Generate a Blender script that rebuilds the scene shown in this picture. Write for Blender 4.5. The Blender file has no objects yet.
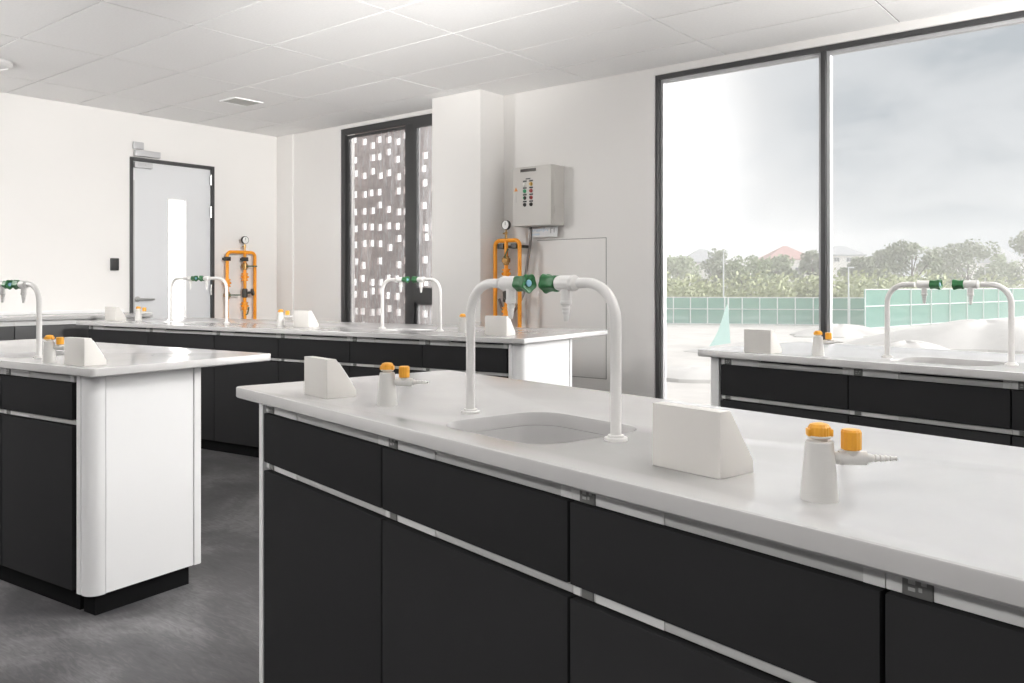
import bpy, bmesh, math, random
from mathutils import Vector, Matrix
random.seed(7)
SC = bpy.context.scene
COL = SC.collection
PI = math.pi

# ------------------------------------------------------------------ materials
def new_mat(name):
    m = bpy.data.materials.new(name); m.use_nodes = True
    nt = m.node_tree; return m, nt, nt.nodes['Principled BSDF']

def mat(name, col, rough=.5, metal=0., var=0., vscale=8., bump=0., spec=.5):
    m, nt, b = new_mat(name)
    b.inputs['Base Color'].default_value = (*col, 1); b.inputs['Roughness'].default_value = rough
    b.inputs['Metallic'].default_value = metal; b.inputs['Specular IOR Level'].default_value = spec
    if var or bump:
        tc = nt.nodes.new('ShaderNodeTexCoord'); n = nt.nodes.new('ShaderNodeTexNoise')
        n.inputs['Scale'].default_value = vscale; n.inputs['Detail'].default_value = 5
        nt.links.new(tc.outputs['Object'], n.inputs['Vector'])
        if var:
            r = nt.nodes.new('ShaderNodeValToRGB')
            r.color_ramp.elements[0].position = .3; r.color_ramp.elements[1].position = .7
            r.color_ramp.elements[0].color = (*[c * (1 - var) for c in col], 1)
            r.color_ramp.elements[1].color = (*[min(1, c * (1 + var)) for c in col], 1)
            nt.links.new(n.outputs['Fac'], r.inputs['Fac']); nt.links.new(r.outputs['Color'], b.inputs['Base Color'])
        if bump:
            bp = nt.nodes.new('ShaderNodeBump'); bp.inputs['Strength'].default_value = bump; bp.inputs['Distance'].default_value = .01
            nt.links.new(n.outputs['Fac'], bp.inputs['Height']); nt.links.new(bp.outputs['Normal'], b.inputs['Normal'])
    return m

M = {}
def matte(name, col):
    # dead-matt laminate: pure diffuse with a faint grain
    m = bpy.data.materials.new(name); m.use_nodes = True; nt = m.node_tree; nt.nodes.clear()
    out = nt.nodes.new('ShaderNodeOutputMaterial'); df = nt.nodes.new('ShaderNodeBsdfDiffuse'); tc = nt.nodes.new('ShaderNodeTexCoord')
    n = nt.nodes.new('ShaderNodeTexNoise'); n.inputs['Scale'].default_value = 4; n.inputs['Detail'].default_value = 4
    r = nt.nodes.new('ShaderNodeValToRGB'); r.color_ramp.elements[0].color = (*[c * .93 for c in col], 1); r.color_ramp.elements[1].color = (*[c * 1.07 for c in col], 1)
    nt.links.new(tc.outputs['Object'], n.inputs['Vector']); nt.links.new(n.outputs['Fac'], r.inputs['Fac']); nt.links.new(r.outputs['Color'], df.inputs['Color']); nt.links.new(df.outputs[0], out.inputs['Surface'])
    return m
M['wall'] = mat('wall_paint', (.80, .785, .765), .65, var=.012, vscale=1.5)
M['backwall'] = mat('back_wall_grey', (.16, .16, .165), .7)
M['tile'] = mat('ceiling_tile', (.90, .895, .89), .8, var=.02, vscale=60)
M['grid'] = mat('ceiling_grid', (.22, .215, .21), .6)
M['charcoal'] = matte('charcoal_laminate', (.029, .029, .030))
M['midgrey'] = mat('mid_grey_laminate', (.085, .085, .086), .5, spec=.2)
M['carcass'] = matte('carcass_board', (.02, .02, .021))
M['plinth'] = matte('plinth_black', (.010, .010, .0105))
M['white'] = mat('white_laminate', (.80, .80, .80), .35)
M['post'] = mat('white_profile', (.74, .74, .74), .35)
M['alu'] = mat('aluminium_rail', (.52, .52, .51), .38, metal=.1)
M['alu_light'] = mat('aluminium_plate', (.66, .66, .65), .4)
M['lock'] = mat('lock_plate_grey', (.16, .16, .155), .4, metal=.4)
M['mark'] = mat('lock_mark', (.38, .38, .37), .5)
M['tap'] = mat('tap_enamel', (.68, .67, .655), .3)
M['green'] = mat('knob_green', (.012, .115, .030), .42)
M['bluecap'] = mat('knob_disc', (.22, .42, .55), .4)
M['yellow'] = mat('knob_yellow', (.74, .34, .03), .4)
M['gas'] = mat('gas_enamel', (.58, .57, .55), .4)
M['ped'] = mat('pedestal_resin', (.64, .62, .59), .5)
M['frame'] = mat('window_frame_dark', (.045, .045, .046), .4)
M['bead'] = mat('window_bead', (.55, .55, .56), .35, metal=.3)
M['black'] = mat('black_plastic', (.02, .02, .02), .45)
M['steel'] = mat('brushed_steel', (.5, .5, .49), .3, metal=.9)
M['door'] = mat('door_leaf', (.70, .71, .725), .5)
M['orange'] = mat('pipe_orange', (.90, .34, .015), .4)
M['brass'] = mat('brass', (.38, .22, .08), .35, metal=.8)
M['darkmetal'] = mat('dark_metal', (.06, .055, .05), .4, metal=.5)
M['gauge_face'] = mat('gauge_face', (.82, .82, .80), .4)
M['ctrl'] = mat('control_grey', (.57, .55, .52), .45)
M['red'] = mat('lamp_red', (.35, .03, .03), .35)
M['amber'] = mat('lamp_amber', (.65, .40, .10), .35)
M['lampwhite'] = mat('lamp_white', (.75, .74, .70), .35)
M['lampgreen'] = mat('lamp_green', (.05, .33, .15), .35)
M['warn'] = mat('warning_orange', (.75, .28, .05), .5)
M['lock_grey'] = mat('faint_print', (.34, .34, .36), .5)
M['paper'] = mat('paper', (.78, .79, .80), .5)
M['print'] = mat('print_blue', (.60, .69, .78), .5)
M['conduit'] = mat('conduit_grey', (.24, .22, .21), .45, metal=.3)
M['line'] = mat('panel_line', (.30, .29, .28), .7)
M['vent'] = mat('vent_grey', (.50, .49, .47), .6)
M['trunk'] = mat('bark', (.16, .13, .10), .9)
M['ground'] = mat('pale_soil', (.56, .54, .515), .95, var=.10, vscale=.5)
M['sheet'] = mat('white_sheeting', (.60, .585, .565), .7, var=.05, vscale=1.2)
M['pole'] = mat('pale_pole', (.66, .68, .68), .5)
M['housewall'] = mat('house_wall', (.70, .69, .66), .8)
M['roofred'] = mat('roof_red', (.46, .27, .25), .8, var=.1, vscale=2)
M['roofgrey'] = mat('roof_grey', (.38, .39, .41), .8, var=.1, vscale=2)
M['housewin'] = mat('house_window', (.12, .13, .15), .3)
M['brick'] = mat('screen_brick', (.26, .215, .205), .85, var=.22, vscale=14)
M['leaf_a'] = mat('leaf_grey_green', (.28, .31, .22), .8, var=.25, vscale=.6)  # leaf colours kept pale, with some distance haze put into them
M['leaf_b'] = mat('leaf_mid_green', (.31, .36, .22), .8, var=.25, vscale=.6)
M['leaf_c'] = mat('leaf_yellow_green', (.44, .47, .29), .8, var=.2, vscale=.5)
M['teal_sheet'] = mat('teal_sheet', (.50, .68, .64), .8)

def worktop_mat():
    m, nt, b = new_mat('solid_surface')
    tc = nt.nodes.new('ShaderNodeTexCoord')
    n = nt.nodes.new('ShaderNodeTexNoise'); n.inputs['Scale'].default_value = 3.2; n.inputs['Detail'].default_value = 6; n.inputs['Distortion'].default_value = 1.2
    r = nt.nodes.new('ShaderNodeValToRGB'); r.color_ramp.elements[0].position = .35; r.color_ramp.elements[1].position = .62
    r.color_ramp.elements[0].color = (.475, .468, .464, 1); r.color_ramp.elements[1].color = (.50, .493, .489, 1)
    r2 = nt.nodes.new('ShaderNodeMapRange'); r2.inputs['To Min'].default_value = .15; r2.inputs['To Max'].default_value = .18; b.inputs['IOR'].default_value = 1.55
    nt.links.new(tc.outputs['Object'], n.inputs['Vector']); nt.links.new(n.outputs['Fac'], r.inputs['Fac']); nt.links.new(n.outputs['Fac'], r2.inputs['Value'])
    nt.links.new(r.outputs['Color'], b.inputs['Base Color']); nt.links.new(r2.outputs['Result'], b.inputs['Roughness'])
    return m
M['top'] = worktop_mat()

def floor_mat():
    m, nt, b = new_mat('polished_concrete')
    tc = nt.nodes.new('ShaderNodeTexCoord')
    n1 = nt.nodes.new('ShaderNodeTexNoise'); n1.inputs['Scale'].default_value = 1.3; n1.inputs['Detail'].default_value = 8; n1.inputs['Roughness'].default_value = .65; n1.inputs['Distortion'].default_value = 1.5
    mp = nt.nodes.new('ShaderNodeMapping'); mp.inputs['Scale'].default_value = (2.5, 14, 1); mp.inputs['Rotation'].default_value = (0, 0, .5)
    n2 = nt.nodes.new('ShaderNodeTexNoise'); n2.inputs['Scale'].default_value = 3; n2.inputs['Detail'].default_value = 6; n2.inputs['Distortion'].default_value = 2.5
    nt.links.new(tc.outputs['Object'], n1.inputs['Vector']); nt.links.new(tc.outputs['Object'], mp.inputs['Vector']); nt.links.new(mp.outputs['Vector'], n2.inputs['Vector'])
    mx = nt.nodes.new('ShaderNodeMath'); mx.operation = 'MULTIPLY_ADD'; mx.inputs[1].default_value = .45
    nt.links.new(n2.outputs['Fac'], mx.inputs[0]); nt.links.new(n1.outputs['Fac'], mx.inputs[2])
    r = nt.nodes.new('ShaderNodeValToRGB'); e = r.color_ramp.elements
    e[0].position = .48; e[0].color = (.040, .039, .042, 1); e[1].position = .98; e[1].color = (.19, .186, .19, 1)
    x = e.new(.72); x.color = (.080, .078, .081, 1)
    nt.links.new(mx.outputs[0], r.inputs['Fac']); nt.links.new(r.outputs['Color'], b.inputs['Base Color'])
    b.inputs['Roughness'].default_value = .42
    return m
M['floor'] = floor_mat()

def glass_mat(name, tint=(1, 1, 1), haze=0., streak=False):
    m = bpy.data.materials.new(name); m.use_nodes = True; nt = m.node_tree; nt.nodes.clear()
    out = nt.nodes.new('ShaderNodeOutputMaterial'); tr = nt.nodes.new('ShaderNodeBsdfTransparent'); tr.inputs['Color'].default_value = (*tint, 1)
    gl = nt.nodes.new('ShaderNodeBsdfGlossy'); gl.inputs['Roughness'].default_value = .02
    fr = nt.nodes.new('ShaderNodeFresnel'); fr.inputs['IOR'].default_value = 1.16
    mx = nt.nodes.new('ShaderNodeMixShader')
    nt.links.new(fr.outputs['Fac'], mx.inputs['Fac']); nt.links.new(tr.outputs[0], mx.inputs[1]); nt.links.new(gl.outputs[0], mx.inputs[2])
    last = mx
    if haze:
        tl = nt.nodes.new('ShaderNodeBsdfTranslucent'); tl.inputs['Color'].default_value = (.95, .95, .96, 1)
        m2 = nt.nodes.new('ShaderNodeMixShader'); m2.inputs['Fac'].default_value = haze
        if streak:
            tc = nt.nodes.new('ShaderNodeTexCoord'); mp = nt.nodes.new('ShaderNodeMapping'); mp.inputs['Scale'].default_value = (45, 1, 3.0)
            n = nt.nodes.new('ShaderNodeTexNoise'); n.inputs['Scale'].default_value = 1.6; n.inputs['Detail'].default_value = 6
            mr = nt.nodes.new('ShaderNodeMapRange'); mr.inputs['From Min'].default_value = .35; mr.inputs['From Max'].default_value = .75
            mr.inputs['To Min'].default_value = haze * .35; mr.inputs['To Max'].default_value = haze * 1.9
            nt.links.new(tc.outputs['Object'], mp.inputs['Vector']); nt.links.new(mp.outputs[0], n.inputs['Vector'])
            nt.links.new(n.outputs['Fac'], mr.inputs['Value']); nt.links.new(mr.outputs[0], m2.inputs['Fac'])
        nt.links.new(mx.outputs[0], m2.inputs[1]); nt.links.new(tl.outputs[0], m2.inputs[2]); last = m2
    nt.links.new(last.outputs[0], out.inputs['Surface'])
    return m
M['glass'] = glass_mat('window_glass')
M['glass_wet'] = glass_mat('wet_glass', haze=.19, streak=True)
M['glass_frost'] = glass_mat('frosted_glass', haze=.12)

def net_mat():
    m = bpy.data.materials.new('green_netting'); m.use_nodes = True; nt = m.node_tree; nt.nodes.clear()
    out = nt.nodes.new('ShaderNodeOutputMaterial'); tr = nt.nodes.new('ShaderNodeBsdfTransparent')
    df = nt.nodes.new('ShaderNodeBsdfDiffuse'); df.inputs['Color'].default_value = (.27, .50, .44, 1)
    tl = nt.nodes.new('ShaderNodeBsdfTranslucent'); tl.inputs['Color'].default_value = (.27, .50, .44, 1)
    a = nt.nodes.new('ShaderNodeMixShader'); a.inputs['Fac'].default_value = .35
    mx = nt.nodes.new('ShaderNodeMixShader'); mx.inputs['Fac'].default_value = .48
    nt.links.new(df.outputs[0], a.inputs[1]); nt.links.new(tl.outputs[0], a.inputs[2])
    nt.links.new(tr.outputs[0], mx.inputs[1]); nt.links.new(a.outputs[0], mx.inputs[2]); nt.links.new(mx.outputs[0], out.inputs['Surface'])
    return m
M['net'] = net_mat()

# ------------------------------------------------------------------ mesh helpers
class MB:
    def __init__(s): s.bm = bmesh.new(); s.mi = 0
    def _face(s, vs, smooth=False):
        try:
            f = s.bm.faces.new(vs); f.material_index = s.mi; f.smooth = smooth; return f
        except ValueError: return None
    def box(s, x0, x1, y0, y1, z0, z1, bev=0.):
        if x0 > x1: x0, x1 = x1, x0
        t = bmesh.new(); r = bmesh.ops.create_cube(t, size=1)
        for v in t.verts: v.co = Vector(((x0 + x1) / 2 + v.co.x * (x1 - x0), (y0 + y1) / 2 + v.co.y * (y1 - y0), (z0 + z1) / 2 + v.co.z * (z1 - z0)))
        if bev: bmesh.ops.bevel(t, geom=t.edges[:], offset=bev, segments=2, affect='EDGES', profile=.6)
        s.add(t); return s
    def add(s, t, mtx=None):
        mp = {}
        for v in t.verts: mp[v] = s.bm.verts.new(mtx @ v.co if mtx else v.co)
        for f in t.faces: s._face([mp[v] for v in f.verts], f.smooth)
        t.free()
    def ring(s, pts): return [s.bm.verts.new(p) for p in pts]
    def bridge(s, a, b, smooth=True):
        n = len(a)
        for i in range(n): s._face([a[i], a[(i + 1) % n], b[(i + 1) % n], b[i]], smooth)
    def loft(s, loops, cap=True, smooth=True):
        rs = [s.ring(l) for l in loops]
        for a, b in zip(rs, rs[1:]): s.bridge(a, b, smooth)
        if cap: s._face(rs[0][::-1]); s._face(rs[-1])
        return s
    def lathe(s, prof, origin=(0, 0, 0), axis=(0, 0, 1), seg=24, cap=True, lobes=0, amp=0.):
        # prof: (radius, height) along axis; sharp steps get doubled rings
        ax = Vector(axis).normalized(); q = Vector((0, 0, 1)).rotation_difference(ax); o = Vector(origin); loops = []
        for r, h in prof:
            l = []
            for i in range(seg):
                a = 2 * PI * i / seg; rr = r * (1 + amp * math.cos(lobes * a)) if lobes else r
                l.append(o + q @ Vector((rr * math.cos(a), rr * math.sin(a), h)))
            loops.append(l)
        return s.loft(loops, cap, True)
    def tube(s, pts, r, seg=14, cap=True):
        P = [Vector(p) for p in pts]; loops = []; up = None
        for i, p in enumerate(P):
            d = (P[min(i + 1, len(P) - 1)] - P[max(i - 1, 0)]).normalized()
            if up is None:
                up = Vector((0, 0, 1)) if abs(d.z) < .9 else Vector((1, 0, 0))
            a = d.cross(up).normalized(); up = a.cross(d).normalized()
            loops.append([p + r * (math.cos(2 * PI * k / seg) * a + math.sin(2 * PI * k / seg) * up) for k in range(seg)])
        return s.loft(loops, cap, True)
    def prism(s, poly, z0, z1, bev=0.):
        t = bmesh.new(); a = [t.verts.new((x, y, z0)) for x, y in poly]; b = [t.verts.new((x, y, z1)) for x, y in poly]
        n = len(poly); t.faces.new(a[::-1]); t.faces.new(b)
        for i in range(n): t.faces.new([a[i], a[(i + 1) % n], b[(i + 1) % n], b[i]])
        bmesh.ops.recalc_face_normals(t, faces=t.faces)
        if bev: bmesh.ops.bevel(t, geom=[e for e in t.edges], offset=bev, segments=2, affect='EDGES', profile=.6)
        s.add(t); return s
    def build(s, name, mats, parent=None, loc=(0, 0, 0), rz=0.):
        bmesh.ops.recalc_face_normals(s.bm, faces=s.bm.faces)
        me = bpy.data.meshes.new(name); s.bm.to_mesh(me); s.bm.free()
        for m in (mats if isinstance(mats, (list, tuple)) else [mats]): me.materials.append(M[m])
        o = bpy.data.objects.new(name, me); COL.objects.link(o)
        # 30 degree rule so flat faces next to round ones stay crisp
        me.set_sharp_from_angle(angle=math.radians(24))
        if parent: o.parent = parent
        o.location = loc; o.rotation_euler = (0, 0, rz)
        return o

def tag(o, label, cat, group=None, kind=None):
    if kind: o['kind'] = kind
    if label: o['label'] = label
    if cat: o['category'] = cat
    if group: o['group'] = group
    return o
def thing(name, label, cat, loc=(0, 0, 0), rz=0., group=None):
    o = bpy.data.objects.new(name, None); COL.objects.link(o); o.empty_display_size = .1
    o.location = loc; o.rotation_euler = (0, 0, rz); return tag(o, label, cat, group)
def struct(name, mb, mats, label=None):
    o = mb.build(name, mats); o['kind'] = 'structure'
    if label: o['label'] = label
    return o
def dup(root, loc, rz, label):
    r = root.copy(); COL.objects.link(r); r.location = loc; r.scale = (1, 1, 1); r.rotation_euler = (0, 0, rz); r['label'] = label
    for ch in list(root.children):
        c = ch.copy(); COL.objects.link(c); c.parent = r
        for g in list(ch.children):
            d = g.copy(); COL.objects.link(d); d.parent = c
    return r
def rrect(cx, cy, hx, hy, r, n=6):
    pts = []
    for sx, sy, a0 in ((1, 1, 0), (-1, 1, 90), (-1, -1, 180), (1, -1, 270)):
        for k in range(n + 1):
            a = math.radians(a0 + 90 * k / n); pts.append((cx + sx * (hx - r) + r * math.cos(a), cy + sy * (hy - r) + r * math.sin(a)))
    return pts
def arc(c, r, a0, a1, n, plane):
    out = []
    for k in range(n + 1):
        a = math.radians(a0 + (a1 - a0) * k / n); out.append(plane(c, r * math.cos(a), r * math.sin(a)))
    return out

# ------------------------------------------------------------------ camera
CAMZ = 1.2127; YAW = math.radians(38.901); FPX = 840.23; HORY = 285.72
cam = bpy.data.cameras.new('camera'); co = bpy.data.objects.new('camera', cam); COL.objects.link(co)
co.location = (0, 0, CAMZ); co.rotation_euler = (PI / 2, 0, YAW)
cam.sensor_width = 36; cam.lens = 36 * FPX / 1024; cam.shift_y = -(341.5 - HORY) / 1024; cam.clip_end = 2000; cam.clip_start = .02
SC.camera = co
FWD = Vector((-math.sin(YAW), math.cos(YAW), 0)); RGT = Vector((math.cos(YAW), math.sin(YAW), 0))
def far(px, D): return FWD * D + RGT * (D * (px - 512) / FPX)      # plan position of a distant object

# ------------------------------------------------------------------ room shell
XD, YW, HC = -8.065, 5.764, 2.90
XE, YS = 3.0, -3.6
struct('floor', MB().box(XD - .2, XE + .2, YS - .2, YW + .2, -.1, 0), 'floor')
cb = MB()
xs = [XD] + [x for x in (-7.4 + 1.19 * k for k in range(9)) if x < XE] + [XE]
ys = sorted([YW] + [y for y in (5.3 - .59 * k for k in range(16)) if y > YS] + [YS])
for xa, xb in zip(xs, xs[1:]):
    for ya, yb in zip(ys, ys[1:]):
        cb.box(xa + .0055, xb - .0055, ya + .0055, yb - .0055, HC + random.uniform(-.0008, .0008), HC + .02)
cb.mi = 1; cb.box(XD, XE, YS, YW, HC + .008, HC + .1)
struct('ceiling', cb, ['tile', 'grid'])
# door wall (far left of the picture), opening for the door
DY0, DY1, DZ = 4.043, 4.956, 2.475
wb = MB().box(XD - .2, XD, YS - .2, DY0, 0, HC + .1).box(XD - .2, XD, DY1, YW, 0, HC + .1).box(XD - .2, XD, DY0, DY1, DZ, HC + .1)
struct('wall_left', wb, 'wall')
# window wall with two openings
W1A, W1B, W1T, W1S = -3.236, .65, 2.845, .10
W2A, W2B, W2T, W2S = -6.985, -5.0, 2.862, .10
wr = MB()
wr.box(XD - .2, W2A, YW, YW + .2, 0, HC + .1).box(W2A, W2B, YW, YW + .2, W2T, HC + .1).box(W2A, W2B, YW, YW + .2, 0, W2S)
wr.box(W2B, W1A, YW, YW + .2, 0, HC + .1).box(W1A, W1B, YW, YW + .2, W1T, HC + .1).box(W1A, W1B, YW, YW + .2, 0, W1S).box(W1B, XE + .2, YW, YW + .2, 0, HC + .1)
wr.box(XD, -7.774, YW - .02, YW, 0, HC, .002)
struct('wall_right', wr, 'wall')
struct('column', MB().box(-5.32, -4.742, YW - .32, YW, 0, HC, .003), 'wall', 'white boxed column between the brick-screen window and the control cabinet')
# walls behind and beside the camera
struct('wall_near', MB().box(XE, XE + .2, YS - .2, YW, 0, HC + .1), 'backwall')
struct('wall_back', MB().box(XD, XE, YS - .2, YS, 0, HC + .1), 'backwall')

co_ = MB().box(-10.0, -9.9, 2.5, 6.4, 0, HC).box(-9.9, XD - .2, 2.5, 6.4, -.1, 0).box(-9.9, XD - .2, 2.5, 6.4, HC - .1, HC).box(-9.9, XD - .2, 6.3, 6.4, 0, HC - .1).box(-9.9, XD - .2, 2.5, 2.6, 0, HC - .1)
struct('wall_corridor', co_, 'wall', 'white corridor seen through the glass strip of the door')
cl_ = thing('corridor_light', 'ceiling light in the corridor behind the glass strip of the door', 'ceiling light', (-9.1, 4.4, HC - .1))
MB().box(-.3, .3, -.3, .3, -.03, -.001, .004).build('light_frame', 'white', cl_)
A_ = bpy.data.lights.new('light_panel', 'AREA'); A_.size = .55; A_.energy = 150; o_ = bpy.data.objects.new('light_panel', A_); COL.objects.link(o_); o_.parent = cl_; o_.location = (0, 0, -.034)

def window(name, x0, x1, z0, z1, mull, panes, fw, fd, ybase, glass, label, extra=None):
    w = bpy.data.objects.new(name, None); COL.objects.link(w); w['kind'] = 'structure'; w['label'] = label
    f = MB()
    f.box(x0, x0 + fw, ybase, ybase + fd, z0, z1).box(x1 - fw, x1, ybase, ybase + fd, z0, z1)
    f.box(x0 + fw, x1 - fw, ybase, ybase + fd, z1 - fw, z1).box(x0 + fw, x1 - fw, ybase, ybase + fd, z0, z0 + fw)
    f.build('window_frame', 'frame', w)
    for a, b in mull: MB().box(a, b, ybase, ybase + fd, z0 + fw, z1 - fw, .002).build('mullion', 'frame', w)
    for a, b, za, zb in panes:
        bd = MB(); t = .022; y0, y1 = ybase + fd * .6, ybase + fd * 1.6
        bd.box(a, a + t, y0, y1, za, zb).box(b - t, b, y0, y1, za, zb).box(a + t, b - t, y0, y1, za, za + t).box(a + t, b - t, y0, y1, zb - t, zb)
        bd.build('glazing_bead', 'bead' if glass == 'glass' else 'frame', w)
        MB().box(a + t, b - t, ybase + fd * .9, ybase + fd * 1.1, za + t, zb - t).build('pane', glass, w)
    return w
F1 = .032
mu1 = [(-1.962, -1.930), (-.62, -.588)]
ed = [W1A + F1] + [v for m in mu1 for v in m] + [W1B - F1]
window('window_1', W1A, W1B, W1S, W1T, mu1, [(ed[i], ed[i + 1], W1S + F1, W1T - F1) for i in range(0, len(ed), 2)], F1, .05, YW + .02, 'glass',
       'wide dark framed window looking out on trees and green netting')
w2 = window('window_2', W2A, W2B, W2S, W2T, [(-6.016, -5.90)], [(W2A + .07, -6.016, W2S + .07, W2T - .07), (-5.90, W2B - .07, 1.145, W2T - .07), (-5.90, W2B - .07, W2S + .07, 1.05)],
            .06, .04, YW + .015, 'glass_wet', 'narrow black framed window in front of the pierced brick screen')
MB().box(-5.90, W2B - .07, YW + .015, YW + .055, 1.05, 1.145).build('transom', 'frame', w2)
sf = MB()
for a, b, za, zb in ((-5.90, -5.2, 1.145, W2T - .06),):
    sf.box(a, a + .05, YW + .008, YW + .04, za, zb).box(a + .05, b, YW + .008, YW + .04, zb - .05, zb).box(a + .05, b, YW + .008, YW + .04, za, za + .05)
sf.build('sash', 'frame', w2)
# brick screen outside the narrow window
bs = MB(); SY = YW + .85
pitch, rowh = .145, .200
nx, nz = int(4.2 / pitch), int(3.5 / rowh)
for i in range(nx):
    for k in range(nz):
        x0 = -9.4 + i * pitch; z0 = -.2 + k * rowh
        if random.random() < .06: bs.box(x0, x0 + pitch, SY, SY + .03, z0, z0 + rowh); continue
        hx = x0 + random.uniform(.004, .048); hz = z0 + random.choice((.012, .05, .06, .07, .11)); wv, hv = .086, .080
        bs.box(x0, hx, SY, SY + .03, z0, z0 + rowh).box(hx + wv, x0 + pitch, SY, SY + .03, z0, z0 + rowh)
        bs.box(hx, hx + wv, SY, SY + .03, z0, hz).box(hx, hx + wv, SY, SY + .03, hz + hv, z0 + rowh)
tag(bs.build('brick_screen', 'brick'), 'pierced brown brick screen with square holes outside the narrow black window', 'screen')

# door
d = bpy.data.objects.new('door_1', None); COL.objects.link(d); d['kind'] = 'structure'; d['label'] = 'light grey door in a black frame with a tall glass strip'
d.location = (XD, 0, 0)
fr = MB(); t = .032
fr.box(-.12, .012, DY0, DY0 + t, 0, DZ, .002).box(-.12, .012, DY1 - t, DY1, 0, DZ, .002).box(-.12, .012, DY0 + t, DY1 - t, DZ - t, DZ, .002)
fr.build('door_frame', 'frame', d)
GY0, GY1, GZ0, GZ1 = 4.451, 4.637, .75, 2.09
lf = MB(); LX0, LX1 = -.06, -.012
lf.box(LX0, LX1, DY0 + t + .004, GY0, .01, DZ - t - .004).box(LX0, LX1, GY1, DY1 - t - .004, .01, DZ - t - .004)
lf.box(LX0, LX1, GY0, GY1, .01, GZ0).box(LX0, LX1, GY0, GY1, GZ1, DZ - t - .004)
leaf = lf.build('door_leaf', 'door', d)
MB().box(-.04, -.03, GY0, GY1, GZ0, GZ1).build('glass_strip', 'glass_frost', leaf)
gb = MB(); g = .012
gb.box(LX1, LX1 + .006, GY0 - g, GY0, GZ0 - g, GZ1 + g).box(LX1, LX1 + .006, GY1, GY1 + g, GZ0 - g, GZ1 + g).box(LX1, LX1 + .006, GY0, GY1, GZ1, GZ1 + g).box(LX1, LX1 + .006, GY0, GY1, GZ0 - g, GZ0)
gb.build('glass_bead', 'white', leaf)
hd = MB().lathe([(.027, 0), (.027, .009)], (LX1, 4.125, 1.08), (1, 0, 0)).tube([(LX1, 4.125, 1.08), (LX1 + .045, 4.125, 1.08), (LX1 + .055, 4.135, 1.08), (LX1 + .055, 4.275, 1.078)], .010)
hd.build('door_handle', 'steel', d)
MB().box(LX1, LX1 + .004, DY0 + t + .002, DY0 + t + .022, .4, 2.25).build('edge_strip', 'steel', d)
for z in (2.33, 1.99, 1.17, .3): MB().tube([(.004, DY1 - t - .006, z - .055), (.004, DY1 - t - .006, z + .055)], .011).build('hinge', 'steel', d)
cl = MB().box(.012, .055, DY0 + .035, DY0 + .29, 2.485, 2.545, .004).box(LX1, .03, DY0 + .04, DY0 + .22, 2.375, 2.43, .003).box(.012, .03, DY0 + .025, DY0 + .13, 2.555, 2.625, .003)
for yy in (.08, .15): cl.lathe([(.006, 0), (.006, .004)], (.03, DY0 + yy, 2.405), (1, 0, 0), 10)
cl.build('door_closer', 'bead', d)
rd = thing('card_reader', 'small black card reader on the wall left of the grey door', 'card reader', (XD, 3.891, 1.36))
MB().box(0, .022, -.040, .040, 0, .118, .006).build('housing', 'black', rd)
MB().lathe([(.008, 0), (.008, .001)], (.022, 0, .088), (1, 0, 0), 12).build('sensor', 'darkmetal', rd)

# ceiling fittings
cv = thing('ceiling_vent', 'small grey slatted air vent set in the ceiling tiles', 'vent', (-6.755, 4.43, HC))
v = MB(); v.box(-.125, .125, -.15, -.13, -.010, -.0009).box(-.125, .125, .13, .15, -.010, -.0009).box(-.125, -.105, -.13, .13, -.010, -.0009).box(.105, .125, -.13, .13, -.010, -.0009)
v.build('vent_frame', 'tile', cv)
v = MB()
for k in range(9): v.box(-.105 + k * .0235, -.105 + k * .0235 + .017, -.13, .13, -.008, -.002)
v.build('slats', 'vent', cv)
sd = thing('ceiling_disc', 'round white fitting on the ceiling at the far left edge', 'ceiling fitting', (-7.02, 2.45, HC))
MB().lathe([(.15, -.001), (.15, -.02), (.135, -.038), (.12, -.040), (.115, -.03), (.03, -.03), (.025, -.042), (0.001, -.045)], seg=32).build('rim', 'tile', sd)
MB().lathe([(.028, -.045), (.02, -.055), (.001, -.057)], seg=20).build('sensor', 'vent', sd)

# ------------------------------------------------------------------ benches
ZT, TH = .916, .032
BENCH = {
    'F': dict(o=(-2.1938, 1.4139), r=-11.779, W=.768, sg=1, ae=.088, p0=.141, yb=.50, L=2.75),
    'L': dict(o=(-3.0452, 1.3901), r=5.775, W=.82, sg=-1, ae=.060, p0=.156, yb=.50, L=1.9),
    'R': dict(o=(-2.9003, 3.6972), r=6.901, W=1.10, sg=-1, ae=.030, p0=.122, yb=.64, L=4.38),
    'G': dict(o=(-1.7943, 3.5934), r=-11.460, W=.871, sg=1, ae=.045, p0=.108, yb=.50, L=2.35),
}
def bw(k, x, y, z=ZT):
    B = BENCH[k]; a = math.radians(B['r'])
    return (B['o'][0] + x * math.cos(a) - y * math.sin(a), B['o'][1] + x * math.sin(a) + y * math.cos(a), z)
def brot(k): return math.radians(BENCH[k]['r'])

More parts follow.
